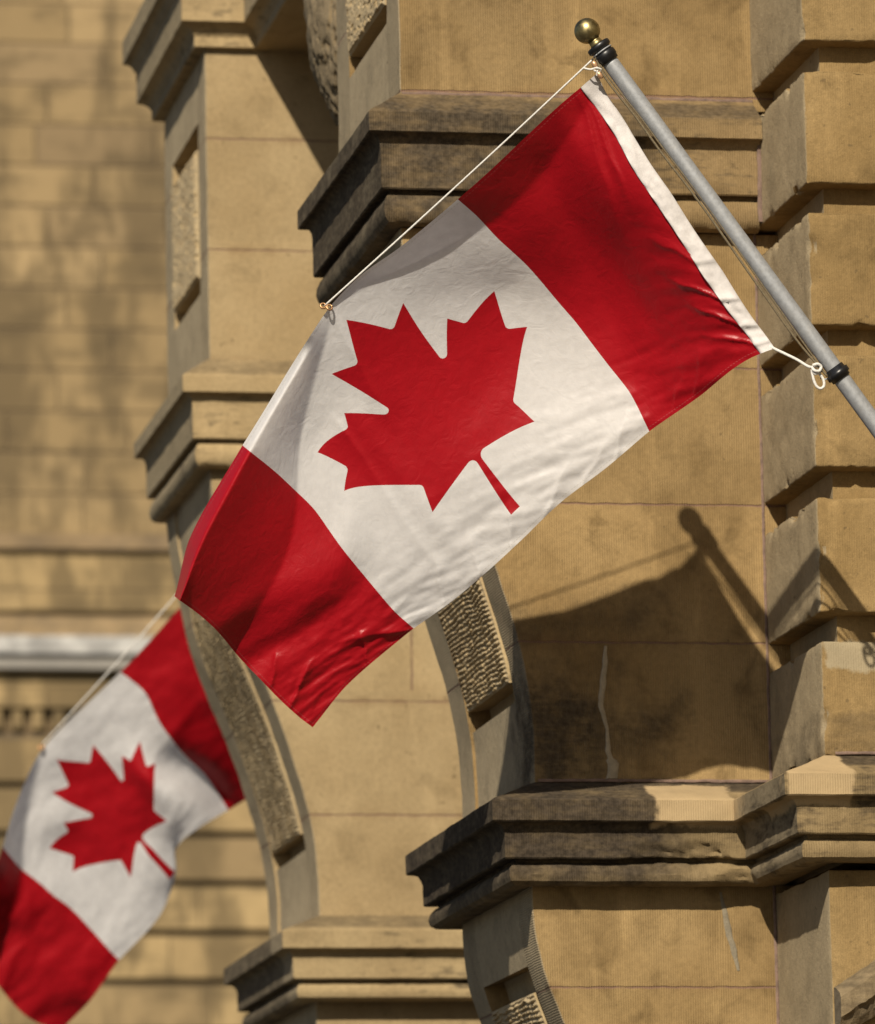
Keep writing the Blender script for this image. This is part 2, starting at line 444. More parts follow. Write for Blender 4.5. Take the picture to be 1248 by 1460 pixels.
# profiles, top to bottom: (projection, height)
x1 = 560
C1P = [(-.02, zz(131, 0, x1)), (0, zz(132, 0, x1)), (.112, zz(156, .117, x1)), (.117, zz(159, .117, x1)), (.117, zz(186, .117, x1)), (.112, zz(187.5, .117, x1)), (.098, zz(189, .1, x1)), (.086, zz(194, .09, x1)),
       (.079, zz(202, .078, x1)), (.077, zz(212, .075, x1)), (.077, zz(267, .075, x1)), (.073, zz(269, .075, x1)), (.045, zz(270, .045, x1)), (.047, zz(275, .05, x1)), (.058, zz(279, .06, x1)), (.067, zz(288, .067, x1)),
       (.069, zz(298, .07, x1)), (.064, zz(309, .065, x1)), (.052, zz(317, .05, x1)), (.03, zz(322, .03, x1)), (.0, zz(323, 0, x1)), (-.02, zz(323.5, 0, x1))]
x2 = 740
C2P = [(-.02, zz(1114, 0, x2)), (0, zz(1115, 0, x2)), (.152, zz(1137, .16, x2)), (.160, zz(1140, .16, x2)), (.160, zz(1169, .16, x2)), (.155, zz(1171, .16, x2)), (.142, zz(1172, .14, x2)), (.128, zz(1176, .13, x2)),
       (.119, zz(1184, .12, x2)), (.116, zz(1192, .115, x2)), (.116, zz(1222, .115, x2)), (.112, zz(1224, .115, x2)), (.078, zz(1225, .08, x2)), (.076, zz(1230, .08, x2)), (.088, zz(1232, .09, x2)), (.098, zz(1238, .098, x2)),
       (.102, zz(1247, .10, x2)), (.097, zz(1256, .095, x2)), (.082, zz(1262, .08, x2)), (.05, zz(1264, .05, x2)), (0, zz(1262, 0, x2)), (-.02, zz(1262, 0, x2))]
S0 = ztop                                             # soffit height of the entablature
C0P = [(-.02, S0), (.0, S0), (.026, S0 + .002), (.029, S0 + .004), (.029, S0 + .040), (.033, S0 + .046), (.043, S0 + .062), (.058, S0 + .075), (.078, S0 + .083), (.082, S0 + .086), (.082, S0 + .205), (.088, S0 + .212),
       (.098, S0 + .232), (.114, S0 + .245), (.124, S0 + .247), (.127, S0 + .251), (.127, S0 + .34), (.0, S0 + .40), (-.02, S0 + .40)]
C0P = C0P[::-1]

# ------------------------------------------------------------------ materials
yb = (F + T * RY[0], F + T * RY[1])
def yoff(b, d): return (b[0] + d, b[1] + d)
PALE = (.40, .295, .165)
C2g = at(800, 1115, F).z
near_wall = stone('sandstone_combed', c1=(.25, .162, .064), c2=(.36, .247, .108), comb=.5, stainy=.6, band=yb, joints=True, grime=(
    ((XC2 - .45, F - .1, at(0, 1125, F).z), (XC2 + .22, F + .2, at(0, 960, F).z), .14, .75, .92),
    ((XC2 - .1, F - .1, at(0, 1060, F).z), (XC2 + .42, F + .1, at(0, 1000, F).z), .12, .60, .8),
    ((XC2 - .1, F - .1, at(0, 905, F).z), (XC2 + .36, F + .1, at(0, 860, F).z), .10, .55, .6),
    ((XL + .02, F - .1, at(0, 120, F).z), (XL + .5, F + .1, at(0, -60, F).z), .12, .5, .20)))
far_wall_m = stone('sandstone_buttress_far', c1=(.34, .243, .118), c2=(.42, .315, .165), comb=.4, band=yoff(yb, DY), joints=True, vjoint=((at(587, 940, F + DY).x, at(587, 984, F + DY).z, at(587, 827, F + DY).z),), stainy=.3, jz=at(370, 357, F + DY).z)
c1_near = stone('sandstone_sooty_cornice', c1=(.21, .14, .06), c2=(.30, .21, .10), comb=.5, gamount=.2, grime=(
    ((XL - .3, F - .3, at(0, 330, F).z), (XL + .72, F + 1.3, at(0, 120, F).z), .12, .50, 1.0),
    ((XL - .3, F - .3, at(0, 160, F).z), (XL + 1.1, F + 1.3, at(0, 128, F).z), .008, .03, .8)), side=(.27, .23, .155), gfloor=.62)
c1_far = stone('sandstone_cornice_far', c1=(.36, .26, .125), c2=(.43, .32, .165), gamount=.12, side=(.30, .25, .16), grime=(
    ((XL - .3, F + DY - .3, at(0, 165, F).z), (XL + 1.1, F + DY + 1.4, at(0, 128, F).z), .01, .04, .55),))
zf1, zf0 = at(740, 1172, F - .16).z, C2g + .01
c2_near = stone('sandstone_black_crusted_cornice', c1=(.21, .148, .068), c2=(.30, .22, .11), comb=.45, gamount=.25, grime=(
    ((XC2 - .35, F - .3, at(0, 1275, F).z), (XC2 + .42, F + 1.4, C2g + .02), .12, .40, 1.0),
    ((XC2 - .3, F - .8, zf0 - .05), (XI + 1, F + 1.4, zf0 + .03), .006, .03, .95)), side=(.25, .205, .13), grimecol=(.026, .020, .014), gfloor=.72,
    pale=(((at(930, 1150, F - .1).x, F - .3, zf1 - .003), (at(1041, 1150, F - .1).x, F - .03, zf0 - .010), .004, .09, PALE),
          ((XI - .15, F - Q - .3, zf1 - .02), (at(1195, 1120, F - Q).x, F - Q + .16, zf0 + .012), .003, .06, PALE)))
c2_far = stone('sandstone_string_course_far', c1=(.33, .24, .12), c2=(.41, .31, .16), gamount=.12, side=(.27, .225, .15), grime=(
    ((XC2 - .4, F + DY + .1, at(0, 1275, F).z), (XC2 + .0, F + DY + 1.4, C2g + .02), .06, .2, .8),
    ((XC2 - .3, F + DY - .8, zf0 - .05), (XI + 1, F + DY + 1.4, zf0 + .03), .006, .03, .6)))
slab_m = stone('vermiculated_sandstone', c1=(.40, .29, .15), c2=(.50, .38, .20), side=(.50, .40, .24), stainy=.2)
pil_m = stone('sandstone_quoin', c1=(.24, .158, .062), c2=(.345, .237, .102), comb=.25, tool=.6, stainy=.5, grime=(
    ((XI, F - Q - .1, at(0, 1085, F - Q).z), (XI + .30, F, at(0, 1010, F - Q).z), .02, .25, .45),), side=(.39, .32, .20),
    pale=(((at(1148, 0, F - Q).x, F - Q - .05, at(0, 944, F - Q).z), (at(1232, 0, F - Q).x, F - Q + .10, at(0, 900, F - Q).z), .003, .07, (.33, .275, .18)),))
mortar_m = simple('pink_mortar', (.16, .105, .080), .95, var=.25, nscale=40, bump=.002)
patch_m = simple('pale_repair_mortar', (.30, .25, .17), .95, var=.15, nscale=50, bump=.002)
greydrip_m = simple('grey_mortar', (.19, .16, .11), .95, var=.15, nscale=50, bump=.002)
boss_m = stone('rough_hewn_stone', c1=(.22, .165, .09), c2=(.30, .23, .13), tool=1.0, side=(.24, .19, .115))

# ------------------------------------------------------------------ buttresses
z_up_b = zz(134, 0, 600)
def buttress(y0, wall, c1m, c2m, label, near):
    dxu, dz1, dz2 = (0, 0, 0) if near else (-.007, -.020, .017)
    zA, zB = C1P[0][1], C2P[0][1]
    def wz(z): t = min(1.0, max(0.0, (z - zB) / (zA - zB))); return z + dz1 * t + dz2 * (1 - t)
    def wp(C): return [(x + dxu * min(1.0, max(0.0, (z - zB) / (zA - zB))), wz(z)) for x, z in C]
    XU = XL + dxu
    th = thing('stone_buttress', (XL, y0, 0), label, 'stone buttress', group='curved stone buttresses along the building')
    # upper shaft
    up = [(XU, S0 + .02)] + [(XU, S0 - .02 - (S0 - .02 - z_up_b - dz1 + .03) * i / 24) for i in range(25)]
    zt = at(283, 176, F + DY).z; zt = at(283, 176, F + DY + T * RY[0]).z; zb = at(551, 33, F + T * RY[0]).z
    shaft('upper_shaft', up, (zt, zb), wall, th, y0, seed=1)
    zsl = at(551, 4, F + T * RY[0]).z
    rough_slab('rough_panel', up, zt - .09, zsl, slab_m, th, y0, RY[0] + .03, RY[1] - .01, .0, 'pits', 3 + near)
    # curved haunch
    CV, LW = wp(CURVE), wp(LOWER); C = curve_pts(CV, .02)
    zb2 = at(731, 1001, F + T * RY[0]).z; zs2 = at(714, 973, F + T * RY[0]).z; zt2 = at(597, 470, F + T * RY[0]).z
    zb2, zs2, zt2 = wz(zb2), wz(zs2), wz(zt2)
    shaft('curved_haunch', C, (zt2, zb2), wall, th, y0, proud=.009, seed=2)
    rough_slab('rough_panel', CV, zt2 - .05, zs2, slab_m, th, y0, RY[0] + .02, RY[1] - .005, .006, 'rows', 8 + near)
    # lower shaft
    L = curve_pts(LW, .02)
    zt3 = at(752, 1378, F + T * RY[0]).z; zb3 = zt3 - .9
    shaft('lower_shaft', L, (zt3, zb3), wall, th, y0, seed=4)
    rough_slab('rough_panel', LW, zt3 - .075, zb3 + .08, slab_m, th, y0, RY[0] + .03, RY[1] - .01, .004, 'rows', 15 + near)
    # mouldings
    chips = [(at(1000, 1222, F - .1).x, y0 - .11, at(1000, 1225, F - .1).z, .10, .035), (at(930, 1222, F - .1).x, y0 - .11, at(930, 1226, F - .1).z, .09, .03), (at(1050, 1260, F - .1).x, y0 - .1, at(1050, 1258, F - .1).z, .07, .02)] if near else []
    sweep('upper_cornice', [(XI + .1, y0 + T), (XU, y0 + T), (XU, y0), (XI - .002, y0)], [(p, z + dz1) for p, z in C1P], c1m, th, seed=3 + near)
    sweep('lower_cornice', [(XI + .1, y0 + T), (XC2, y0 + T), (XC2, y0), (XI, y0), (XI, y0 - Q), (XR, y0 - Q)], [(p, z + dz2) for p, z in C2P], c2m, th, seed=6 + near, chips=chips, amp=.003 if near else .002)
    return th
b1 = buttress(F, near_wall, c1_near, c2_near, 'nearest sandstone buttress with soot-blackened cornices, standing behind the large flag', 1)
b2 = buttress(F + DY, far_wall_m, c1_far, c2_far, 'cleaner, slightly blurred sandstone buttress behind the nearest one, between the two flags', 0)
# rough boss on the back of the near buttress
def boss(y0, th):
    c = at(488, 0, y0 + T + .28); bm = bmesh.new(); bmesh.ops.create_icosphere(bm, subdivisions=6, radius=1)
    for v in bm.verts:
        p = v.co.copy(); k = 1 if p.z > 0 else 1
        q = Vector((p.x * .112, p.y * .28, p.z * .40))
        q.x *= 1 - .12 * max(0, -p.z); w = Vector(c) + q
        q *= 1 + .07 * F3(w, 7, 2) + .03 * F3(w, 30, 5) - .045 * min(1, max(0, (N3(w, 75, 4) - .15) * 4))
        v.co = q + Vector(c) - th.location
    me = bpy.data.meshes.new('rough_boss'); bm.to_mesh(me); bm.free(); me.materials.append(boss_m)
    me.polygons.foreach_set('use_smooth', [True] * len(me.polygons)); link(bpy.data.objects.new('rough_boss', me), th)
boss(F, b1)
# entablature over the far buttress, running forward along the building
e = sweep('entablature', [(XR, F + DY + T), (XL - .02, F + DY + T), (XL - .02, F + DY), (at(375, 60, F + DY).x, F + DY), (at(375, 60, F + DY).x, F + DY - 1.3), (XR, F + DY - 1.3)], C0P[::-1][::-1], c1_far, b2, seed=21)
xe = at(375, 60, F + DY).x
v, f = plain_box((xe, F + DY - 1.3, S0 + .001), (XR, F + DY + .05, S0 + .38)); mesh('soffit_slab', v, f, far_wall_m, b2)
v, f = plain_box((XL + .01, F + DY + .02, S0 + .05), (XR, F + DY + T - .02, S0 + .39)); mesh('cornice_core', v, f, far_wall_m, b2)

# mortar in the open joints of the near buttress
def strip(name, pts, wid, mat, parent, axis='x', seed=0, thick=.0015):
    """irregular run of mortar on a face; pts are world points, widened along axis"""
    vs, fs = [], []
    P = []
    for a, b in zip(pts, pts[1:]):
        a, b = Vector(a), Vector(b); k = max(2, int((b - a).length / .006))
        for i in range(k): P.append(a.lerp(b, i / k))
    P.append(Vector(pts[-1])); ax = {'x': Vector((1, 0, 0)), 'z': Vector((0, 0, 1)), 'y': Vector((0, 1, 0))}[axis]
    W = wid if callable(wid) else (lambda t: wid)
    for i, p in enumerate(P):
        w_ = W(i / (len(P) - 1)) * (1 + .22 * F3(p, 30, seed)); s = N3(p, 25, seed + 2) * w_ * .18
        th_ = thick * (1 + .3 * N3(p, 40, seed))
        for k, (o, h) in enumerate(((-.5, -.004), (-.47, th_ * .6), (-.2, th_), (.2, th_), (.47, th_ * .6), (.5, -.004))):
            vs.append(p + ax * (o * w_ + s) + Vector((0, -h, 0)))
    for i in range(len(P) - 1):
        for k in range(5): fs.append((i * 6 + k, i * 6 + k + 1, (i + 1) * 6 + k + 1, (i + 1) * 6 + k))
    return mesh(name, vs, fs, mat, parent, smooth=True)
def W_(x, y, Y=F - .0005): return at(x, y, Y)
strip('mortar_joint', [W_(1079, -20), W_(1081, 132)], .009, mortar_m, b1, seed=1)
strip('mortar_joint', [Vector((XI - .004, F - .0005, at(1085, 326, F).z)), Vector((XI - .004, F - .0005, at(1090, 1112, F).z))], .0085, mortar_m, b1, seed=2)
strip('mortar_joint', [Vector((XI - .004, F - .0005, at(1100, 1262, F).z)), Vector((XI - .004, F - .0005, at(1105, 1600, F).z))], .0095, mortar_m, b1, seed=3)
strip('mortar_joint', [Vector((XI - .004, F - .085, at(1085, 190, F).z)), Vector((XI - .004, F - .079, at(1085, 325, F).z))], .014, mortar_m, b1, seed=7, thick=.002)
strip('mortar_joint', [Vector((XL + .004, F - .006, z_up_b - .001)), Vector((XI, F - .006, z_up_b - .001))], .012, mortar_m, b1, axis='z', seed=4, thick=.002)
strip('mortar_joint', [Vector((XC2 + .01, F - .006, C2g + .004)), Vector((XI, F - .006, C2g + .004))], .010, mortar_m, b1, axis='z', seed=5, thick=.002)
wd = lambda t: .010 + .010 * abs(math.sin(t * 5)) + (.014 if t > .85 else 0)
strip('mortar_drip', [W_(864, 921), W_(861, 965), W_(857, 1005), W_(866, 1040), W_(867, 1070), W_(874, 1090), W_(872, 1110)], wd, patch_m, b1, seed=11, thick=.002)
strip('mortar_drip', [W_(1028, 1272), W_(1033, 1300), W_(1040, 1335), W_(1047, 1355), W_(1053, 1384)], lambda t: .008 + .011 * math.sin(t * 3.1), greydrip_m, b1, seed=12, thick=.0015)

# ------------------------------------------------------------------ rusticated pilaster (nearer corner)
pl = thing('rusticated_pilaster', (XI + .4, F - Q, 0), 'sandstone pilaster of square-edged blocks with deep open grooves, at the right edge beside the flagpole', 'pilaster')
def zq(y): return at(1200, y, F - Q).z
G0 = .067
v, f = plain_box((XI + G0, F - Q + G0, C2g - .3), (XR - .001, F + T, S0 + 1.2)); mesh('groove_core', v, f, pil_m, pl)
BL = [(-343, -184), (-142, 59), (101, 262), (303, 464), (505, 666), (709, 873), (914, 1080)]
BL[0] = (-343, -183); BL[1] = (-101 - 0, 59)
for i, (a, b) in enumerate(BL):
    add_block('quoin_block', (XI + .0005, F - Q, zq(b)), (XR, F + .15, zq(a)), pil_m, pl, seed=20 + i * 7, step=.017, bev=.007, amp=.002, chip=1.6)
low = add_block('lower_shaft', (XI + .0005, F - Q, -.02), (XR, F + .15, zq(1240)), pil_m, pl, seed=90, step=.03, bev=.005, amp=.002, chip=.3)
strip('mortar_joint', [Vector((XI + .03, F - Q - .006, C2g + .006)), Vector((XR, F - Q - .006, C2g + .006))], .010, mortar_m, pl, axis='z', seed=14, thick=.003)
# sloping carved coping at the lower right
def coping():
    a = at(1188, 1411, F - Q); sl_ = .66; vs, fs = [], []; n = 70
    prof = [(.01, .004), (.035, .0), (.075, -.018), (.082, -.030), (.080, -.085), (.066, -.098), (.058, -.125), (.040, -.150), (.01, -.155)]
    for i in range(n + 1):
        x = i * .010
        for (o, dz) in prof:
            p = Vector((a.x + x, F - Q - o, a.z + x * sl_ + dz)); r = F3(p, 11, 3) * .010 + F3(p, 45, 4, 3) * .003
            vs.append(p + Vector((0, r, r * .6)))
    H = len(prof)
    for i in range(n):
        for k in range(H - 1): fs.append((i * H + k, i * H + k + 1, (i + 1) * H + k + 1, (i + 1) * H + k))
    fs.append(tuple(range(H)))
    return mesh('sloping_coping', vs, fs, stone('sandstone_coping', c1=(.22, .16, .085), c2=(.30, .23, .13), gamount=1.1, tool=.8, side=(.2, .17, .12)), pl)
coping()

# ------------------------------------------------------------------ building flank behind the poles (to the right of the view)
fw = thing('building_wall', (XR, 20, 0), 'plain sandstone flank wall the buttresses and flagpoles stand against', 'wall')
v, f = plain_box((XR, 5, 0), (XR + 1, 27.5, 12)); mesh('wall', v, f, far_wall_m, fw)

# ------------------------------------------------------------------ far wing, out of focus on the left
FY = 45.0
def fz(y): return at(150, y, FY).z
fwg = G('far_wing_ashlar'); g = fwg
def course(g, per, lenx, z0, tones, gap=.012):
    zc_ = g.M('DIVIDE', g.M('SUBTRACT', g.z, z0), per); row = g.M('FLOOR', zc_)
    xc = g.M('ADD', g.M('DIVIDE', g.x, lenx), g.M('MULTIPLY', g.wn(row, 3.0), 7.3)); cl = g.M('FLOOR', xc)
    v = g.wn(row, cl)
    d1 = g.M('MULTIPLY', g.M('SUBTRACT', .5, g.M('ABSOLUTE', g.M('SUBTRACT', g.M('FRACT', zc_), .5))), per)
    d2 = g.M('MULTIPLY', g.M('SUBTRACT', .5, g.M('ABSOLUTE', g.M('SUBTRACT', g.M('FRACT', xc), .5))), lenx)
    j = g.ramp(g.M('MINIMUM', d1, d2), gap * .5, gap * 1.4, 1, 0)
    col = g.mix(g.ramp(v, .15, .85), tones[0], tones[1])
    col = g.mix(g.M('MULTIPLY', g.ramp(v, .80, .95), .8), col, tones[2])
    dirt = g.noise(.9, 5, .65, sc=(1.5, 1, .5)); dirt2 = g.noise(3.2, 4, .6, sc=(.6, 1, 1.5))
    col = g.mix(g.M('MULTIPLY', g.ramp(dirt, .45, .58), .80), col, tuple(c * .42 for c in tones[0]))
    col = g.mix(g.M('MULTIPLY', g.ramp(dirt2, .48, .66), .55), col, tuple(c * .35 for c in tones[0]))
    col = g.mix(g.M('MULTIPLY', g.M('MAXIMUM', g.M('MULTIPLY', j, .35), g.ramp(d1, gap * .5, gap * 1.4, .8, 0)), .45), col, (.13, .09, .05))
    g.put(g.b.inputs['Base Color'], col); g.b.inputs['Roughness'].default_value = .95
    g.t.links.new(g.bump(g.M('SUBTRACT', 1, j), .02), g.b.inputs['Normal'])
    return g.m
TN = ((.235, .165, .078), (.35, .25, .125), (.165, .115, .06))
JF = fz(1190) - fz(1260)
ash = course(g, fz(0) - fz(57.5), 1.0, fz(765), TN)
ash2 = course(G('far_wing_rusticated'), JF, 1.3, fz(1190), ((.27, .19, .088), (.36, .258, .122), (.20, .14, .07)), gap=.006)
sill_m = simple('pale_grey_sill', (.34, .33, .31), .6, var=.35, nscale=5)
wing = thing('far_building_wing', (-1, FY, 0), 'blurred sandstone wing far behind, closing the view at the left with a pale ledge', 'building wing')
X0, X1 = -9.0, 8.0
v, f = plain_box((X0, FY, fz(775)), (X1, FY + 1, 19)); mesh('ashlar_wall', v, f, ash, wing)
def band(name, ya, yb_, proj, mat):
    v, f = plain_box((X0, FY - proj, fz(yb_)), (X1, FY + .5, fz(ya))); return mesh(name, v, f, mat, wing)
band('string_course', 764, 786, .09, simple('shadow_toned_ledge', (.20, .14, .075), .95, nscale=3, var=.3))  # shadow line across the wing, put into this band's dark colour
band('ashlar_course', 786.5, 872, .03, ash2)
band('sill_moulding', 872.5, 912, -.02, simple('shaded_stone', (.24, .17, .09), .95, nscale=3, var=.3))  # shade below the ashlar course is carried by the darker stone colour
v, f = plain_box((X0, FY - .22, fz(938)), (X1, FY + .4, fz(913)));  mesh('pale_ledge', v, f, sill_m, wing)
v, f = plain_box((X0, FY - .17, fz(958)), (X1, FY + .4, fz(938.5))); mesh('ledge_fascia', v, f, simple('ledge_grey', (.21, .195, .17), .7, nscale=4, var=.15), wing)
band('frieze', 958.5, 1010, .05, ash2)
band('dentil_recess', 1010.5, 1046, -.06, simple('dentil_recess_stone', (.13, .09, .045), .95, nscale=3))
vs, fs = [], []
k = 0; x = X0
while x < X1:
    v, f = plain_box((x, FY - .03, fz(1040)), (x + .085, FY + .2, fz(1014))); fs += [tuple(a + len(vs) for a in q) for q in f]; vs += v; x += .17
mesh('dentils', vs, fs, ash2, wing)
z = fz(1048); vs, fs = [], []
top = fz(1190); zs = []
k = -3
while top - k * JF > -.4:
    hi = min(z, top - (k) * JF - .03); lo = top - (k + 1) * JF + .03
    if hi > lo:
        v, f = plain_box((X0, FY - .045, lo), (X1, FY + .4, hi)); fs += [tuple(a + len(vs) for a in q) for q in f]; vs += v
    k += 1
mesh('rusticated_courses', vs, fs, ash2, wing)
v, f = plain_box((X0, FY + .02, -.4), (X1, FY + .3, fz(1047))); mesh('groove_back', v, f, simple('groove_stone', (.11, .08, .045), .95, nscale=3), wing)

# ------------------------------------------------------------------ ground
gm = G('paving'); c = gm.mix(gm.ramp(gm.noise(2, 5), .3, .7), (.045, .043, .04), (.07, .067, .062)); gm.put(gm.b.inputs['Base Color'], c); gm.b.inputs['Roughness'].default_value = .9
gr = mesh('ground', [(-150, -60, 0), (150, -60, 0), (150, 250, 0), (-150, 250, 0)], [(0, 1, 2, 3)], gm.m); gr['kind'] = 'structure'; gr['label'] = 'grey paved ground below the building'; gr['category'] = 'ground'

# ------------------------------------------------------------------ cloth
def cloth(name, col, trans, hem, stitchcol):
    g = G(name); uvn = g.t.nodes.new('ShaderNodeUVMap'); sx = g.t.nodes.new('ShaderNodeSeparateXYZ'); g.t.links.new(uvn.outputs[0], sx.inputs[0]); u, v = sx.outputs[0], sx.outputs[1]
    n1 = g.noise(40, 4, .6)
    c = g.mix(g.ramp(n1, .3, .7), tuple(a * .96 for a in col), tuple(min(.9, a * 1.04) for a in col))
    # hem along the free edges: doubled cloth with a stitched line
    eu = g.M('SUBTRACT', 2.0, u); ev = g.M('MINIMUM', g.M('SUBTRACT', 1.0, v), v); ed = g.M('MINIMUM', eu, ev)
    hemf = g.ramp(ed, .0125, .0140, 1, 0)
    al = g.M('ADD', u, v)
    st = g.M('MULTIPLY', g.M('LESS_THAN', g.M('ABSOLUTE', g.M('SUBTRACT', ed, .0112)), .0011), g.M('GREATER_THAN', g.M('SINE', g.M('MULTIPLY', al, 520)), -.3))
    c = g.mix(g.M('MULTIPLY', hemf, .35), c, hem)
    c = g.mix(g.M('MULTIPLY', st, .45), c, stitchcol)  # stitches in their own thread colour
    g.put(g.b.inputs['Base Color'], c)
    g.b.inputs['Roughness'].default_value = .38; g.b.inputs['Specular IOR Level'].default_value = .28
    uvv = uvn.outputs[0]
    weave = g.noise(260, 2, .5, vec=uvv)
    crump = g.noise(22, 4, .5, vec=uvv, dist=1.2)
    nr = g.bump(weave, .0004, .6); nr = g.bump(crump, .006, .28, nr)
    g.t.links.new(nr, g.b.inputs['Normal'])
    tr = g.t.nodes.new('ShaderNodeBsdfTranslucent'); g.put(tr.inputs[0], c)
    mx = g.t.nodes.new('ShaderNodeMixShader'); mx.inputs[0].default_value = trans
    g.t.links.new(g.b.outputs[0], mx.inputs[1]); g.t.links.new(tr.outputs[0], mx.inputs[2]); g.t.links.new(mx.outputs[0], g.out.inputs['Surface'])
    return g.m
red_m = cloth('red_nylon', (.31, .0035, .009), .12, (.25, .003, .008), (.45, .10, .10))
white_m = cloth('white_nylon', (.82, .81, .82), .46, (.80, .78, .76), (.52, .50, .48))
sleeve_m = simple('white_canvas_heading', (.56, .53, .52), .8, var=.07, nscale=60, bump=.0006)

# maple leaf outline in flag units (u 0..2, v 0..1); half outline from the stem to the top
HL = [(4890, 4430), (4845, 3567), 'a95', (4956, 3469), (5815, 3620), (5699, 3300), 'a65', (5719, 3227), (6660, 2465), (6448, 2366), 'a65', (6414, 2287), (6600, 1715), (6058, 1830), 'a65', (5985, 1792), (5880, 1545), (5457, 1999), 'b65', (5346, 1942), (5550, 890), (5223, 1079), 'a65', (5132, 1052), (4800, 400)]
def leaf():
    out = []; i = 0; pend = None
    for q in HL:
        if isinstance(q, str): pend = (q[0], float(q[1:])); continue
        if pend:
            a = Vector(out[-1]); b = Vector(q); r = pend[1]; mid = (a + b) / 2; d = (b - a); L = d.length
            hh = math.sqrt(max(0, r * r - L * L / 4)); nrm = Vector((d.y, -d.x)).normalized()
            # the fillet's centre lies outside the leaf: pick the side away from the leaf's middle
            cands = [mid + nrm * hh, mid - nrm * hh]
            cc = max(cands, key=lambda c: (c - Vector((4800, 2400))).length) if pend[1] != 95 else max(cands, key=lambda c: (c - Vector((4900, 3000))).length)
            a0 = math.atan2(a.y - cc.y, a.x - cc.x); a1 = math.atan2(b.y - cc.y, b.x - cc.x)
            da = (a1 - a0 + math.pi) % (2 * math.pi) - math.pi
            if pend[0] == 'b': # the long arc of the deep notch
                pass
            for k in range(1, 6): out.append((cc.x + r * math.cos(a0 + da * k / 6), cc.y + r * math.sin(a0 + da * k / 6)))
            pend = None
        out.append(q)
    half = [((x - 4800) / 4800, y / 4800) for x, y in out]
    full = [(1 - x, y) for x, y in half] + [(1 + x, y) for x, y in half[-2::-1]]
    return full
LEAF = leaf()
def inside(p, poly):
    x, y = p; c = False; j = len(poly) - 1
    for i in range(len(poly)):
        xi, yi = poly[i]; xj, yj = poly[j]
        if (yi > y) != (yj > y) and x < (xj - xi) * (y - yi) / (yj - yi) + xi: c = not c
        j = i
    return c
def tps(L, lam=1e-5):
    L = np.array(L, float); uv = L[:, :2]; n = len(L)
    def U(r2): return np.where(r2 > 1e-12, r2 * np.log(np.maximum(r2, 1e-12)), 0)
    K = U(((uv[:, None] - uv[None]) ** 2).sum(-1)) + lam * np.eye(n); Pm = np.hstack([np.ones((n, 1)), uv])
    A = np.zeros((n + 3, n + 3)); A[:n, :n] = K; A[:n, n:] = Pm; A[n:, :n] = Pm.T
    sol = np.linalg.solve(A, np.vstack([L[:, 2:], np.zeros((3, 2))]))
    def f(q):
        q = np.asarray(q, float); K2 = U(((q[:, None] - uv[None]) ** 2).sum(-1))
        return K2 @ sol[:n] + np.hstack([np.ones((len(q), 1)), q]) @ sol[n:]
    return f

FLAG1 = [(-.055, 0, 850, 106), (-.055, .06, 865, 136), (-.055, .2, 900, 190), (-.055, .3, 926, 233), (-.055, .4, 954, 273), (-.055, .55, 990, 330), (-.055, .70, 1030, 388), (-.055, .87, 1073, 455), (-.055, 1, 1104, 497),
 (0, 0, 829, 124), (0, .08, 852, 154), (0, .18, 879, 194), (0, .3, 906, 244), (0, .42, 933, 284), (0, .56, 969, 338), (0, .70, 1003, 392), (0, .83, 1037, 440), (0, .93, 1065, 476), (0, 1, 1085, 504),
 (.22, 0, 753, 192), (.5, 0, 653, 284), (.75, 0, 563, 358), (.87, 0, 516, 391), (1, 0, 471, 437), (1.1, 0, 447, 472), (1.2, 0, 424, 508), (1.3, 0, 400, 547), (1.4, 0, 374, 590), (1.5, 0, 346, 635), (1.68, 0, 302, 708), (1.84, 0, 268, 775), (2, 0, 249, 850),
 (.25, 1, 1004, 560), (.5, 1, 926, 615), (.70, 1, 862, 669), (.88, 1, 800, 716), (1.02, 1, 752, 762), (1.17, 1, 706, 805), (1.35, 1, 646, 856), (1.5, 1, 590, 896), (1.67, 1, 536, 940), (1.82, 1, 491, 981), (2, 1, 446, 1037),
 (2, .12, 262, 860), (2, .25, 284, 876), (2, .40, 312, 902), (2, .55, 342, 938), (2, .68, 370, 967), (2, .82, 401, 999), (2, .93, 430, 1025),
 (1.5, .04, 357, 644), (1.5, .17, 393, 673), (1.5, .29, 424, 702), (1.5, .38, 448, 726), (1.5, .46, 466, 751), (1.5, .55, 485, 778), (1.5, .70, 518, 819), (1.5, .79, 538, 843), (1.5, .89, 563, 872),
 (.5, .08, 679, 307), (.5, .185, 710, 340), (.5, .30, 747, 374), (.5, .43, 784, 416), (.5, .56, 820, 458), (.5, .63, 839, 483), (.5, .76, 872, 526), (.5, .85, 897, 558), (.5, .94, 915, 592),
 (1, .0833, 494, 456), (.844, .185, 575, 432), (.775, .322, 638, 454), (.625, .357, 705, 415), (.6125, .5135, 752, 466), (.789, .754, 762, 601), (.8125, .69, 736, 577),
 (1.156, .185, 473, 533), (1.225, .322, 491, 589), (1.375, .357, 453, 645), (1.3875, .5135, 491, 700), (1.211, .754, 617, 730), (.875, .41, 632, 507), (1.125, .41, 550, 586), (1, .923, 735, 728)]
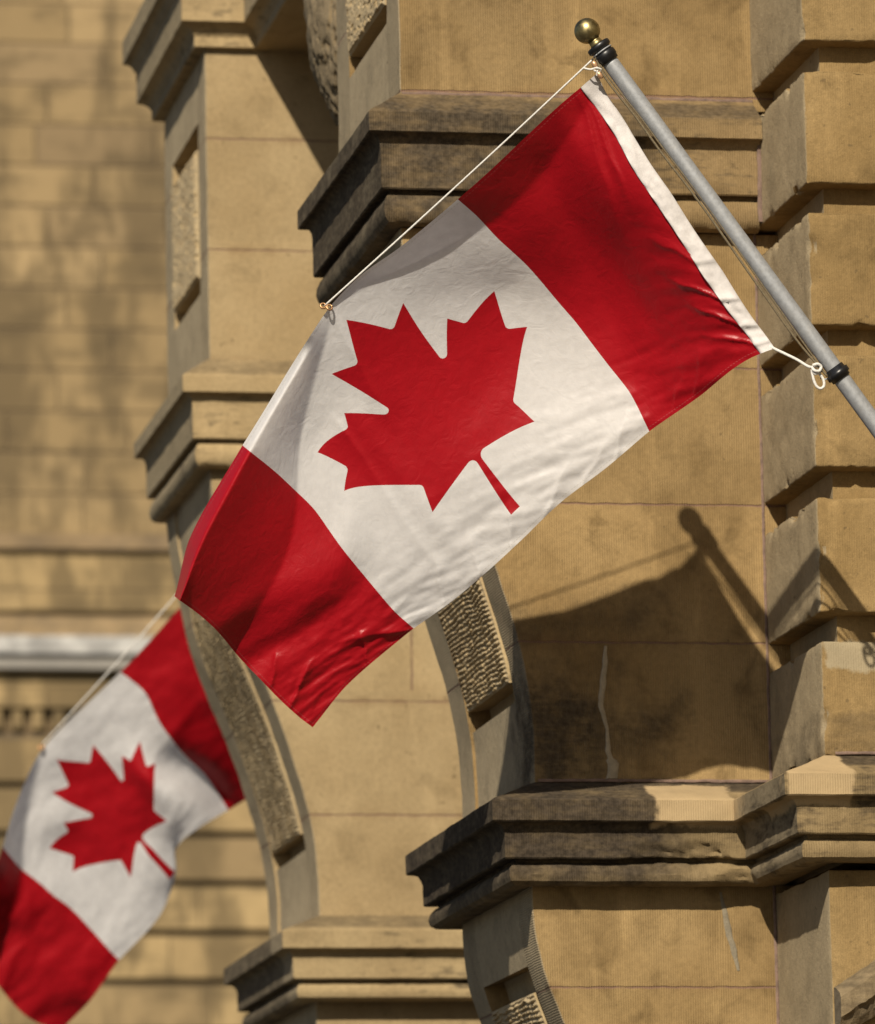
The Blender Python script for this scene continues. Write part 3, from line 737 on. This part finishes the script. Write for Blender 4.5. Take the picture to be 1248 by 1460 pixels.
FLAG2 = [(-.055, 0, 283, 842), (-.055, 1, 445, 1082), (0, 0, 271, 852), (0, .5, 350, 975), (0, 1, 432, 1090), (.25, 0, 222, 905), (.5, 0, 172, 958), (.75, 0, 115, 1012), (1, 0, 62, 1066), (1.2, 0, 38, 1110), (1.35, 0, 18, 1160), (1.5, 0, 4, 1208), (1.75, 0, -25, 1270), (2, 0, -60, 1330),
 (.5, .16, 206, 986), (.5, .33, 224, 1023), (.5, .48, 245, 1054), (.5, .76, 292, 1104), (.5, 1, 326, 1155), (.25, 1, 381, 1122), (.85, 1, 250, 1213), (1.0, 1, 249, 1254), (1.2, 1, 229, 1304), (1.35, 1, 200, 1338), (1.5, 1, 170, 1369), (1.75, 1, 130, 1425), (1.9, 1, 108, 1448), (2, 1, 88, 1468), (2, .9, 58, 1460), (2, .5, 0, 1408), (2, .25, -32, 1368),
 (1.5, .17, 31, 1239), (1.5, .42, 78, 1278), (1.5, .70, 125, 1320), (1.75, .5, 42, 1345),
 (1, .0833, 81, 1083), (.844, .185, 133, 1062), (.775, .322, 174, 1077), (.625, .357, 200, 1057), (.6125, .5135, 222, 1088), (.789, .754, 238, 1170), (.8125, .69, 222, 1158), (1.156, .185, 74, 1130), (1.225, .322, 91, 1173), (1.375, .357, 71, 1210), (1.3875, .5135, 104, 1243), (1.211, .754, 186, 1251), (.875, .41, 174, 1111), (1.125, .41, 129, 1163), (.988, .923, 248.5, 1245), (1.012, .923, 243, 1252), (.990, .80, 217, 1211), (1.010, .80, 212, 1218)]

def sm(a, b, x): t = min(1, max(0, (x - a) / (b - a))); return t * t * (3 - 2 * t)
def softpos(x, r):                  # smooth max(0, x)
    return 0.0 if x <= -r else (x if x >= r else (x + r) ** 2 / (4 * r))
def crumple(a, b, s):
    a += .25 * mn.noise(Vector((a * 1.3, b * 1.3, s))); b += .25 * mn.noise(Vector((a * 1.3 + 9, b * 1.3, s)))
    d, p = mn.voronoi(Vector((a, b, s)), distance_metric='DISTANCE', exponent=2.5)
    return d[0] - .5
def crease(u, v, u0, v0, u1, v1, w_, am):
    """a creased ridge along a line, dying out at both ends, steeper on one flank"""
    dx, dy = u1 - u0, v1 - v0; L2 = dx * dx + dy * dy
    t = ((u - u0) * dx + (v - v0) * dy) / L2
    if t < -.15 or t > 1.15: return 0.0
    d = ((u - u0) * dy - (v - v0) * dx) / math.sqrt(L2) + .012 * mn.noise(Vector((t * 3, u0 * 9, v0)))
    ww = w_ * (.5 + .8 * t) * (1.0 if d > 0 else .45)
    return am * math.exp(-(abs(d) / ww) ** 1.3) * sm(-.15, .1, t) * sm(1.15, .6, t)
FOLDS = [(1.50, 1.0, 1.74, .80, .040, .010), (1.99, .74, 1.87, .64, .018, .008), (1.99, .86, 1.82, .80, .018, .010), (1.7, 1.0, 1.62, .84, .016, .007),
         (0, .66, .10, .52, .018, .005), (0, .80, .13, .66, .016, .008), (0, .90, .12, .77, .016, .008), (0, .97, .16, .86, .016, .007),
         (.02, 0, .16, .42, .030, .009), (.01, .02, .08, .40, .020, .007),
         (.30, 1.0, .16, .88, .015, .005), (.42, 1.0, .26, .91, .016, .005), (.66, 1.0, .52, .88, .018, .005), (.80, 1.0, .62, .92, .016, .005), (.95, 1.0, .76, .90, .018, .005), (1.10, 1.0, .98, .88, .020, .006), (1.25, 1.0, 1.14, .86, .022, .006), (1.38, 1.0, 1.28, .82, .022, .006),
         (1.0, .0, 1.16, .50, .030, .006), (1.26, .35, 1.32, .95, .045, .006)]
def relief1(u, v):
    """how far the cloth stands off the buttress front (metres), from creases and wind"""
    hoist = 1.385 - .035 * v
    e = (1 - v) * (1.38 - .38 * u) + v * (1.24 - .43 * u + .04 * u * u) + (hoist - 1.38 * (1 - v) - 1.24 * v) * sm(.5, 0, u)
    # the upper half of the hoist bay sags away, its lower half comes forward again
    e -= .075 * math.sin(math.pi * min(1, v / .95)) ** 1.2 * sm(0, .3, u) * sm(1.15, .55, u)
    if u < 1:
        vc = .14 * math.sin(math.pi * min(1, max(0, u * .92 + .08))) ** .8 * (1 - .15 * u)
        e += softpos(vc - v, .008) * .33
    if u > .97:
        t = u - .97
        vc = .60 * t - .10 * t * t
        fold = .035 + .03 * sm(1.45, 1.9, u)
        e += softpos(vc - v, .010) * .42 * sm(0, .15, t)
        e -= softpos(fold - v, .008) * 2.2 * sm(1.12, 1.25, u)
    # broad soft waves
    e += .012 * math.sin(3.1 * u + 5 * v) * sm(0, .3, v)
    e += .016 * math.exp(-((v - .55 + .35 * (u - 1.5)) / .09) ** 2) * sm(1.2, 1.6, u)
    e -= .014 * math.exp(-((v - .72 + .25 * (u - 1.5)) / .06) ** 2) * sm(1.35, 1.7, u)
    # vertical flute falling from the top corner
    e += .010 * math.exp(-((u - .10 - .16 * v) / .045) ** 2) * (1 - v)
    e -= .012 * math.exp(-((u - .22 - .25 * v) / .06) ** 2) * (1 - v) * sm(0, .15, v)
    # long faint flute through the leaf
    e += .008 * math.exp(-((u - 1.22 + .0 * v) / .05) ** 2) * sm(.2, .5, v)
    # puckers at the bottom edge and the heading
    def ridged(s1, s2, th, seed):
        a = u * math.cos(th) + v * math.sin(th); b = -u * math.sin(th) + v * math.cos(th)
        return mn.noise(Vector((a * s1, b * s2, seed)))
    pe = sm(.62, 1.0, v); ph = sm(.30, 0, u)
    e += .0075 * pe * ridged(5, 22, -.25, 3.1) + .003 * pe * ridged(14, 48, -.3, 4.1)
    e += .0070 * ph * sm(.3, .8, v) * sm(-.01, .04, u) * ridged(10, 26, -.5, 7.7)
    lowr = sm(1.3, 1.7, u)
    e += lowr * .009 * ridged(5, 7, .6, 1.3) * sm(.2, .5, v)
    e += .0040 * ridged(5, 7, .4, 2.2)
    for q in FOLDS: e += crease(u, v, *q)
    # crisp crumple facets
    cr = .40 + 1.0 * lowr * sm(.35, .65, v) + .6 * pe
    e += cr * .0042 * crumple(u * 7 + .4 * v, v * 8 - u * 2.2, 3.0) + cr * .0016 * crumple(u * 17, v * 20 + u * 5, 8.0)
    return e
def relief2(u, v):
    e = (1 - v) * (1.38 - .30 * u) + v * (1.2 - .30 * u)
    e += .05 * math.exp(-((u - .72 + .25 * (v - .5)) / .10) ** 2) * sm(.15, .7, v)
    e -= .06 * math.exp(-((u - .56 + .15 * (v - .5)) / .07) ** 2) * sm(.25, .8, v)
    if u > 1: e += softpos(.35 * (u - 1) - v, .02) * .6
    e += softpos(v - .80, .03) * -.25 * sm(.7, .9, u) * sm(1.3, 1.0, u)
    e += .018 * mn.noise(Vector((u * 3.5, v * 4, 3.3))) + .003 * mn.noise(Vector((u * 14, v * 20, 1.3)))
    e -= softpos(v - .42 - .25 * abs(u - .3), .012) * .32 * sm(.75, .5, u)
    e += sm(1.4, 1.7, u) * .009 * mn.noise(Vector((u * 8, v * 10, 8.3)))
    return e

def make_flag(L, base, relief, label, step):
    px = tps(L); bp = at(1085, 504, base)
    c0 = px([(0.0, .5)])[0]; loc = at(c0[0], c0[1], base - 1.2)
    th = thing('flag', loc, label, 'flag', group='flags hung from poles along the buttresses')
    # sheet: red bands, white square and leaf as one piece of cloth, cut along their outlines
    pts = []; edges = []
    U, V = int(2 / step), int(1 / step)
    for i in range(U + 1):
        for j in range(V + 1):
            jx = 0 if i in (0, U) or j in (0, V) else (random.random() - .5) * step * .2
            pts.append((2 * i / U + jx, j / V + (0 if jx == 0 else (random.random() - .5) * step * .2)))
    for uu in (.5, 1.5):
        b0 = len(pts)
        for j in range(2 * V + 1): pts.append((uu, j / (2 * V)))
        edges += [(b0 + j, b0 + j + 1) for j in range(2 * V)]
    lp = []
    for a, b in zip(LEAF, LEAF[1:] + LEAF[:1]):
        d = math.dist(a, b); k = max(1, int(d / (step * .7)))
        for i in range(k): lp.append((a[0] + (b[0] - a[0]) * i / k, a[1] + (b[1] - a[1]) * i / k))
    b0 = len(pts); pts += lp; edges += [(b0 + i, b0 + (i + 1) % len(lp)) for i in range(len(lp))]
    vv, ee, ff, *_ = delaunay_2d_cdt([Vector(p) for p in pts], edges, [], 0, 1e-6)
    uv = np.array([(p.x, p.y) for p in vv]); P = px(uv)
    verts = [at(P[i, 0], P[i, 1], base - relief(uv[i, 0], uv[i, 1])) for i in range(len(uv))]
    fc, mi = [], []
    for t in ff:
        c = uv[list(t)].mean(0); fc.append(tuple(t))
        mi.append(0 if (c[0] < .5 or c[0] > 1.5) else (0 if (.5 < c[0] < 1.5 and inside(c, LEAF)) else 1))
    off = Vector(th.location); me = bpy.data.meshes.new('cloth')
    me.from_pydata([tuple(v - off) for v in verts], [], fc); me.materials.append(red_m); me.materials.append(white_m)
    me.polygons.foreach_set('material_index', mi); me.polygons.foreach_set('use_smooth', [True] * len(fc))
    ul = me.uv_layers.new(name='UVMap'); li = np.zeros(len(me.loops), int); me.loops.foreach_get('vertex_index', li)
    ul.data.foreach_set('uv', uv[li].ravel()); me.update()
    link(bpy.data.objects.new('cloth', me), th)
    # heading: doubled white canvas strip with a rope inside
    n = 160; vs, fs = [], []; rr = [-.058, -.05, -.04, -.03, -.02, -.01, .0, .003]
    q = px([(u, j / n) for j in range(n + 1) for u in rr])
    for side in (-1, 1):
        for j in range(n + 1):
            for k, u in enumerate(rr):
                v = j / n; x, y = q[j * len(rr) + k]
                tk = .0035 * math.sin(math.pi * k / (len(rr) - 1)) ** .5 + .001
                pk = .0075 * mn.noise(Vector((v * 20 + u * 80, u * 18 - v * 5, 2))) * (.4 + .6 * sm(-.06, -.02, u)) + .0085 * crumple(v * 21 + u * 75, u * 38 - v * 4, 1.0) * (.45 + .55 * sm(-.06, -.02, u)) + .004 * mn.noise(Vector((v * 9, u * 60, 5)))
                vs.append(at(x, y, base - relief(0.0, v) + side * tk - .002 - pk))
    R = len(rr); H = (n + 1) * R
    for j in range(n):
        for k in range(R - 1):
            a = j * R + k; fs.append((a, a + 1, a + R + 1, a + R)); fs.append((H + a, H + a + R, H + a + R + 1, H + a + 1))
        for k in (0, R - 1): a = j * R + k; fs.append((a, a + R, H + a + R, H + a))
    mesh('heading', vs, fs, sleeve_m, th, smooth=True)
    return th, px
brass = simple('brass', (.42, .24, .12), .4, metal=1.0, var=.2)
steel = simple('galvanised_steel', (.30, .31, .325), .55, metal=.35, var=.10, nscale=60, dirt=(.34, .34, .34))
black = simple('black_plastic', (.006, .006, .007), .36, var=.3)
bronze = simple('antique_brass_finial', (.36, .29, .14), .40, metal=1.0, var=.22, nscale=45, dirt=(.13, .095, .04))
rope_m = simple('white_halyard', (.66, .64, .60), .8, var=.1, nscale=200, bump=.002)
wire_m = simple('dull_halyard', (.13, .10, .055), .7, var=.25, nscale=200)
snap_m = simple('worn_brass_snap', (.60, .36, .20), .4, metal=.6, var=.2)

f1, px1 = make_flag(FLAG1, F, relief1, 'large sharp red and white maple leaf flag hanging in front of the nearest buttress', .0062)
f2, px2 = make_flag(FLAG2, F + 7.38, relief2, 'smaller blurred maple leaf flag at the lower left, partly behind the farther buttress', .016)

# ------------------------------------------------------------------ poles
PYD = F - 1.43
def lathe(prof, c, ax, seg=40):
    """prof [(t along axis, radius)]"""
    a = ax.orthogonal().normalized(); b = ax.cross(a); vs, fs = [], []
    for t, r in prof:
        for k in range(seg):
            th = 2 * math.pi * k / seg; vs.append(c + ax * t + (a * math.cos(th) + b * math.sin(th)) * r)
    for i in range(len(prof) - 1):
        for k in range(seg):
            k2 = (k + 1) % seg; fs.append((i * seg + k, i * seg + k2, (i + 1) * seg + k2, (i + 1) * seg + k))
    fs.append(tuple(range(seg))[::-1]); fs.append(tuple((len(prof) - 1) * seg + k for k in range(seg)))
    return vs, fs
def flagpole(tip, low, label, ring_at=None):
    ax = (low - tip).normalized(); L = (XR - tip.x) / ax.x
    th = thing('flagpole', tip + ax * L, label, 'flagpole', group='flagpoles angled out from the building')
    R = .0228
    v, f = lathe([(0.035, R * .96), (.05, R), (L * .5, R * 1.03), (L + .02, R * 1.06)], tip, ax); mesh('pole', v, f, steel, th, smooth=True)
    v, f = lathe([(-.019, .012), (-.017, .031), (-.014, .034), (-.004, .034), (-.001, .031), (.001, .027), (.010, .027), (.012, .030), (.014, .0315), (.028, .0315), (.032, .029), (.040, .028), (.042, .020)], tip, ax); col = mesh('collar', v, f, black, th, smooth=True)
    br = .0355; c = -.064
    pr = [(c - br * math.cos(a), br * math.sin(a)) for a in [math.pi * k / 24 * .84 for k in range(25)]] ; pr[0] = (c - br, .0008)
    pr += [(-.034, .0175), (-.029, .0168), (-.023, .0175), (-.015, .021)]
    v, f = lathe(pr, tip, ax); mesh('finial', v, f, bronze, th, smooth=True)
    pts = [tip + ax * .006 + (ax.orthogonal().normalized() * math.cos(a) + ax.cross(ax.orthogonal().normalized()) * math.sin(a)) * .0285 for a in [2 * math.pi * k / 36 for k in range(37)]]
    v, f = tube(pts, .0022, 8); mesh('wire_loop', v, f, steel, col, smooth=True)
    if ring_at is not None:
        t = ring_at
        v, f = lathe([(t - .022, .0225), (t - .021, .0275), (t - .010, .028), (t - .008, .0335), (t + .006, .0335), (t + .008, .028), (t + .016, .0275), (t + .017, .0225)], tip, ax); mesh('clamp_ring', v, f, black, th, smooth=True)
    v, f = lathe([(L - .14, R * 1.4), (L - .01, R * 1.45), (L - .01, .09), (L + .05, .09)], tip, ax, 24); mesh('wall_socket', v, f, black, th)
    return th, ax
tip1 = at(857, 71, PYD); low1 = at(1225, 574, PYD)
tring = (at(1197, 532, PYD) - tip1).length
p1, ax1 = flagpole(tip1, low1, 'grey metal flagpole with brass ball finial holding the large near flag', tring)
tip2 = at(303, 792, F + 7.38 - 1.39); p2, ax2 = flagpole(tip2, tip2 + ax1, 'hidden second flagpole behind the farther buttress holding the lower left flag', .75)

# halyards
def ropeobj(name, pts, r, mat, label, cat='rope', n=12, group=None, sag=None):
    th = None; v, f = tube(catmull(pts, n), r, 8)
    o = mesh(name, v, f, mat, smooth=True); o['label'] = label; o['category'] = cat
    if group: o['group'] = group
    return o
g1 = Vector(px1([(1.0, .012)])[0].tolist() + [0]); gw = at(463, 436, F - relief1(1.0, 0) - .004)
top = at(846, 84, PYD + .012)
ropeobj('halyard_rope', [top, top.lerp(gw, .33) + Vector((0, 0, -.004)), top.lerp(gw, .66) + Vector((0, 0, -.004)), gw], .0027, rope_m, 'thin pale cord from the near pole tip to the grommet on the large flag', group='cords holding the flags out')
gw2 = at(60, 1062, F + 7.38 - relief2(1, 0)); t2 = tip2 + Vector((-.03, 0, -.03))
ropeobj('halyard_rope', [t2, t2.lerp(gw2, .5) + Vector((0, 0, -.006)), gw2], .0028, rope_m, 'blurred pale cord running down left to the smaller flag', group='cords holding the flags out')
# the halyard running beside the pole, doubled
def beside(x, y): return at(x, y, PYD - .006)
CP = [(849, 80), (872, 112), (914, 166), (953, 220), (990, 268), (1030, 323), (1083, 399), (1141, 481), (1180, 537)]
ropeobj('pole_cord', [beside(x - 8 * min(1, i) * (i < 8), y) for i, (x, y) in enumerate(CP)], .0033, wire_m, 'dull tan cord strung tight beside the near flagpole, closer to the flag', group='tan cords running down beside the flagpole')
ropeobj('pole_cord', [beside(x - 4 + 3 * min(1, i / 3) + (4 if i in (0, 8) else 0) - (3 if i == 8 else 0), y) for i, (x, y) in enumerate(CP)], .0024, wire_m, 'dull tan cord strung tight beside the near flagpole, closer to the pole', group='tan cords running down beside the flagpole')
# cord and knot from the bottom of the heading to the clamp
hb = F - relief1(0, 1)
kn = at(1160, 527, PYD + .02)
k1 = ropeobj('tie_cord', [at(1098, 494, hb), at(1108, 499, hb - .01), at(1135, 512, (hb + PYD) / 2), at(1154, 523, PYD + .02), at(1165, 522, PYD), at(1171, 528, PYD), at(1163, 533, PYD - .006), at(1158, 528, PYD), at(1160, 540, PYD), at(1164, 550, PYD), at(1170, 554, PYD), at(1175, 550, PYD), at(1174, 541, PYD), at(1168, 532, PYD), at(1163, 526, PYD + .004)], .0040, rope_m, 'short knotted white cord tying the bottom of the large flag to the pole clamp')
ropeobj('tie_cord', [at(1159, 521, PYD - .008), at(1166, 519, PYD - .012), at(1171, 523, PYD - .01), at(1168, 529, PYD - .012), at(1161, 528, PYD - .012), at(1158, 523, PYD)], .0042, rope_m, 'tight turns of white cord knotted beside the black clamp ring', n=8)
v, f = tube(catmull([at(1170, 539, PYD + .01), at(1176, 541, PYD), at(1181, 539, PYD), at(1187, 535, PYD)], 6), .0022, 8); o = mesh('link_wire', v, f, steel, p1, smooth=True)
# snap hooks at the top of the heading
for (a, b, lab, m_) in (((846, 89), (850, 95), 'upper small brass snap by the pole tip', snap_m), ((853, 104), (858, 110), 'lower small brass snap by the pole tip', snap_m)):
    A, B = at(*a, PYD), at(*b, PYD); d = (B - A)
    v, f = tube([A - d * .25, A, A.lerp(B, .5), B, B + d * .25], [.004, .0072, .0078, .0072, .004], 12)
    o = mesh('snap_hook', v, f, m_, smooth=True); o['label'] = lab; o['category'] = 'snap hook'; o['group'] = 'snap hooks by the pole tip'
ropeobj('tie_cord', [at(832, 97, PYD), at(842, 99, PYD - .008), at(850, 97, PYD - .01), at(857, 99, PYD - .008), at(853, 103, PYD), at(847, 99, PYD + .006), at(850, 94, PYD), at(852, 101, PYD - .006), at(851, 108, PYD)], .0028, rope_m, 'tiny white knot joining the top of the large flag to the pole tip')
# grommets
def grommet(px, Y, parent, r):
    c = at(px[0], px[1], Y); pts = [c + Vector((math.cos(a) * r, 0.3 * math.sin(a) * r, math.sin(a) * r)) for a in [2 * math.pi * k / 20 for k in range(21)]]
    v, f = tube(pts, r * .38, 8); mesh('grommet', v, f, brass, parent, smooth=True)
grommet((461, 436), F - relief1(1, 0) - .006, f1, .0075); grommet((470, 438), F - relief1(1, 0) - .01, f1, .0075)
grommet((59, 1066), F + 7.38 - relief2(1, 0) - .01, f2, .010)
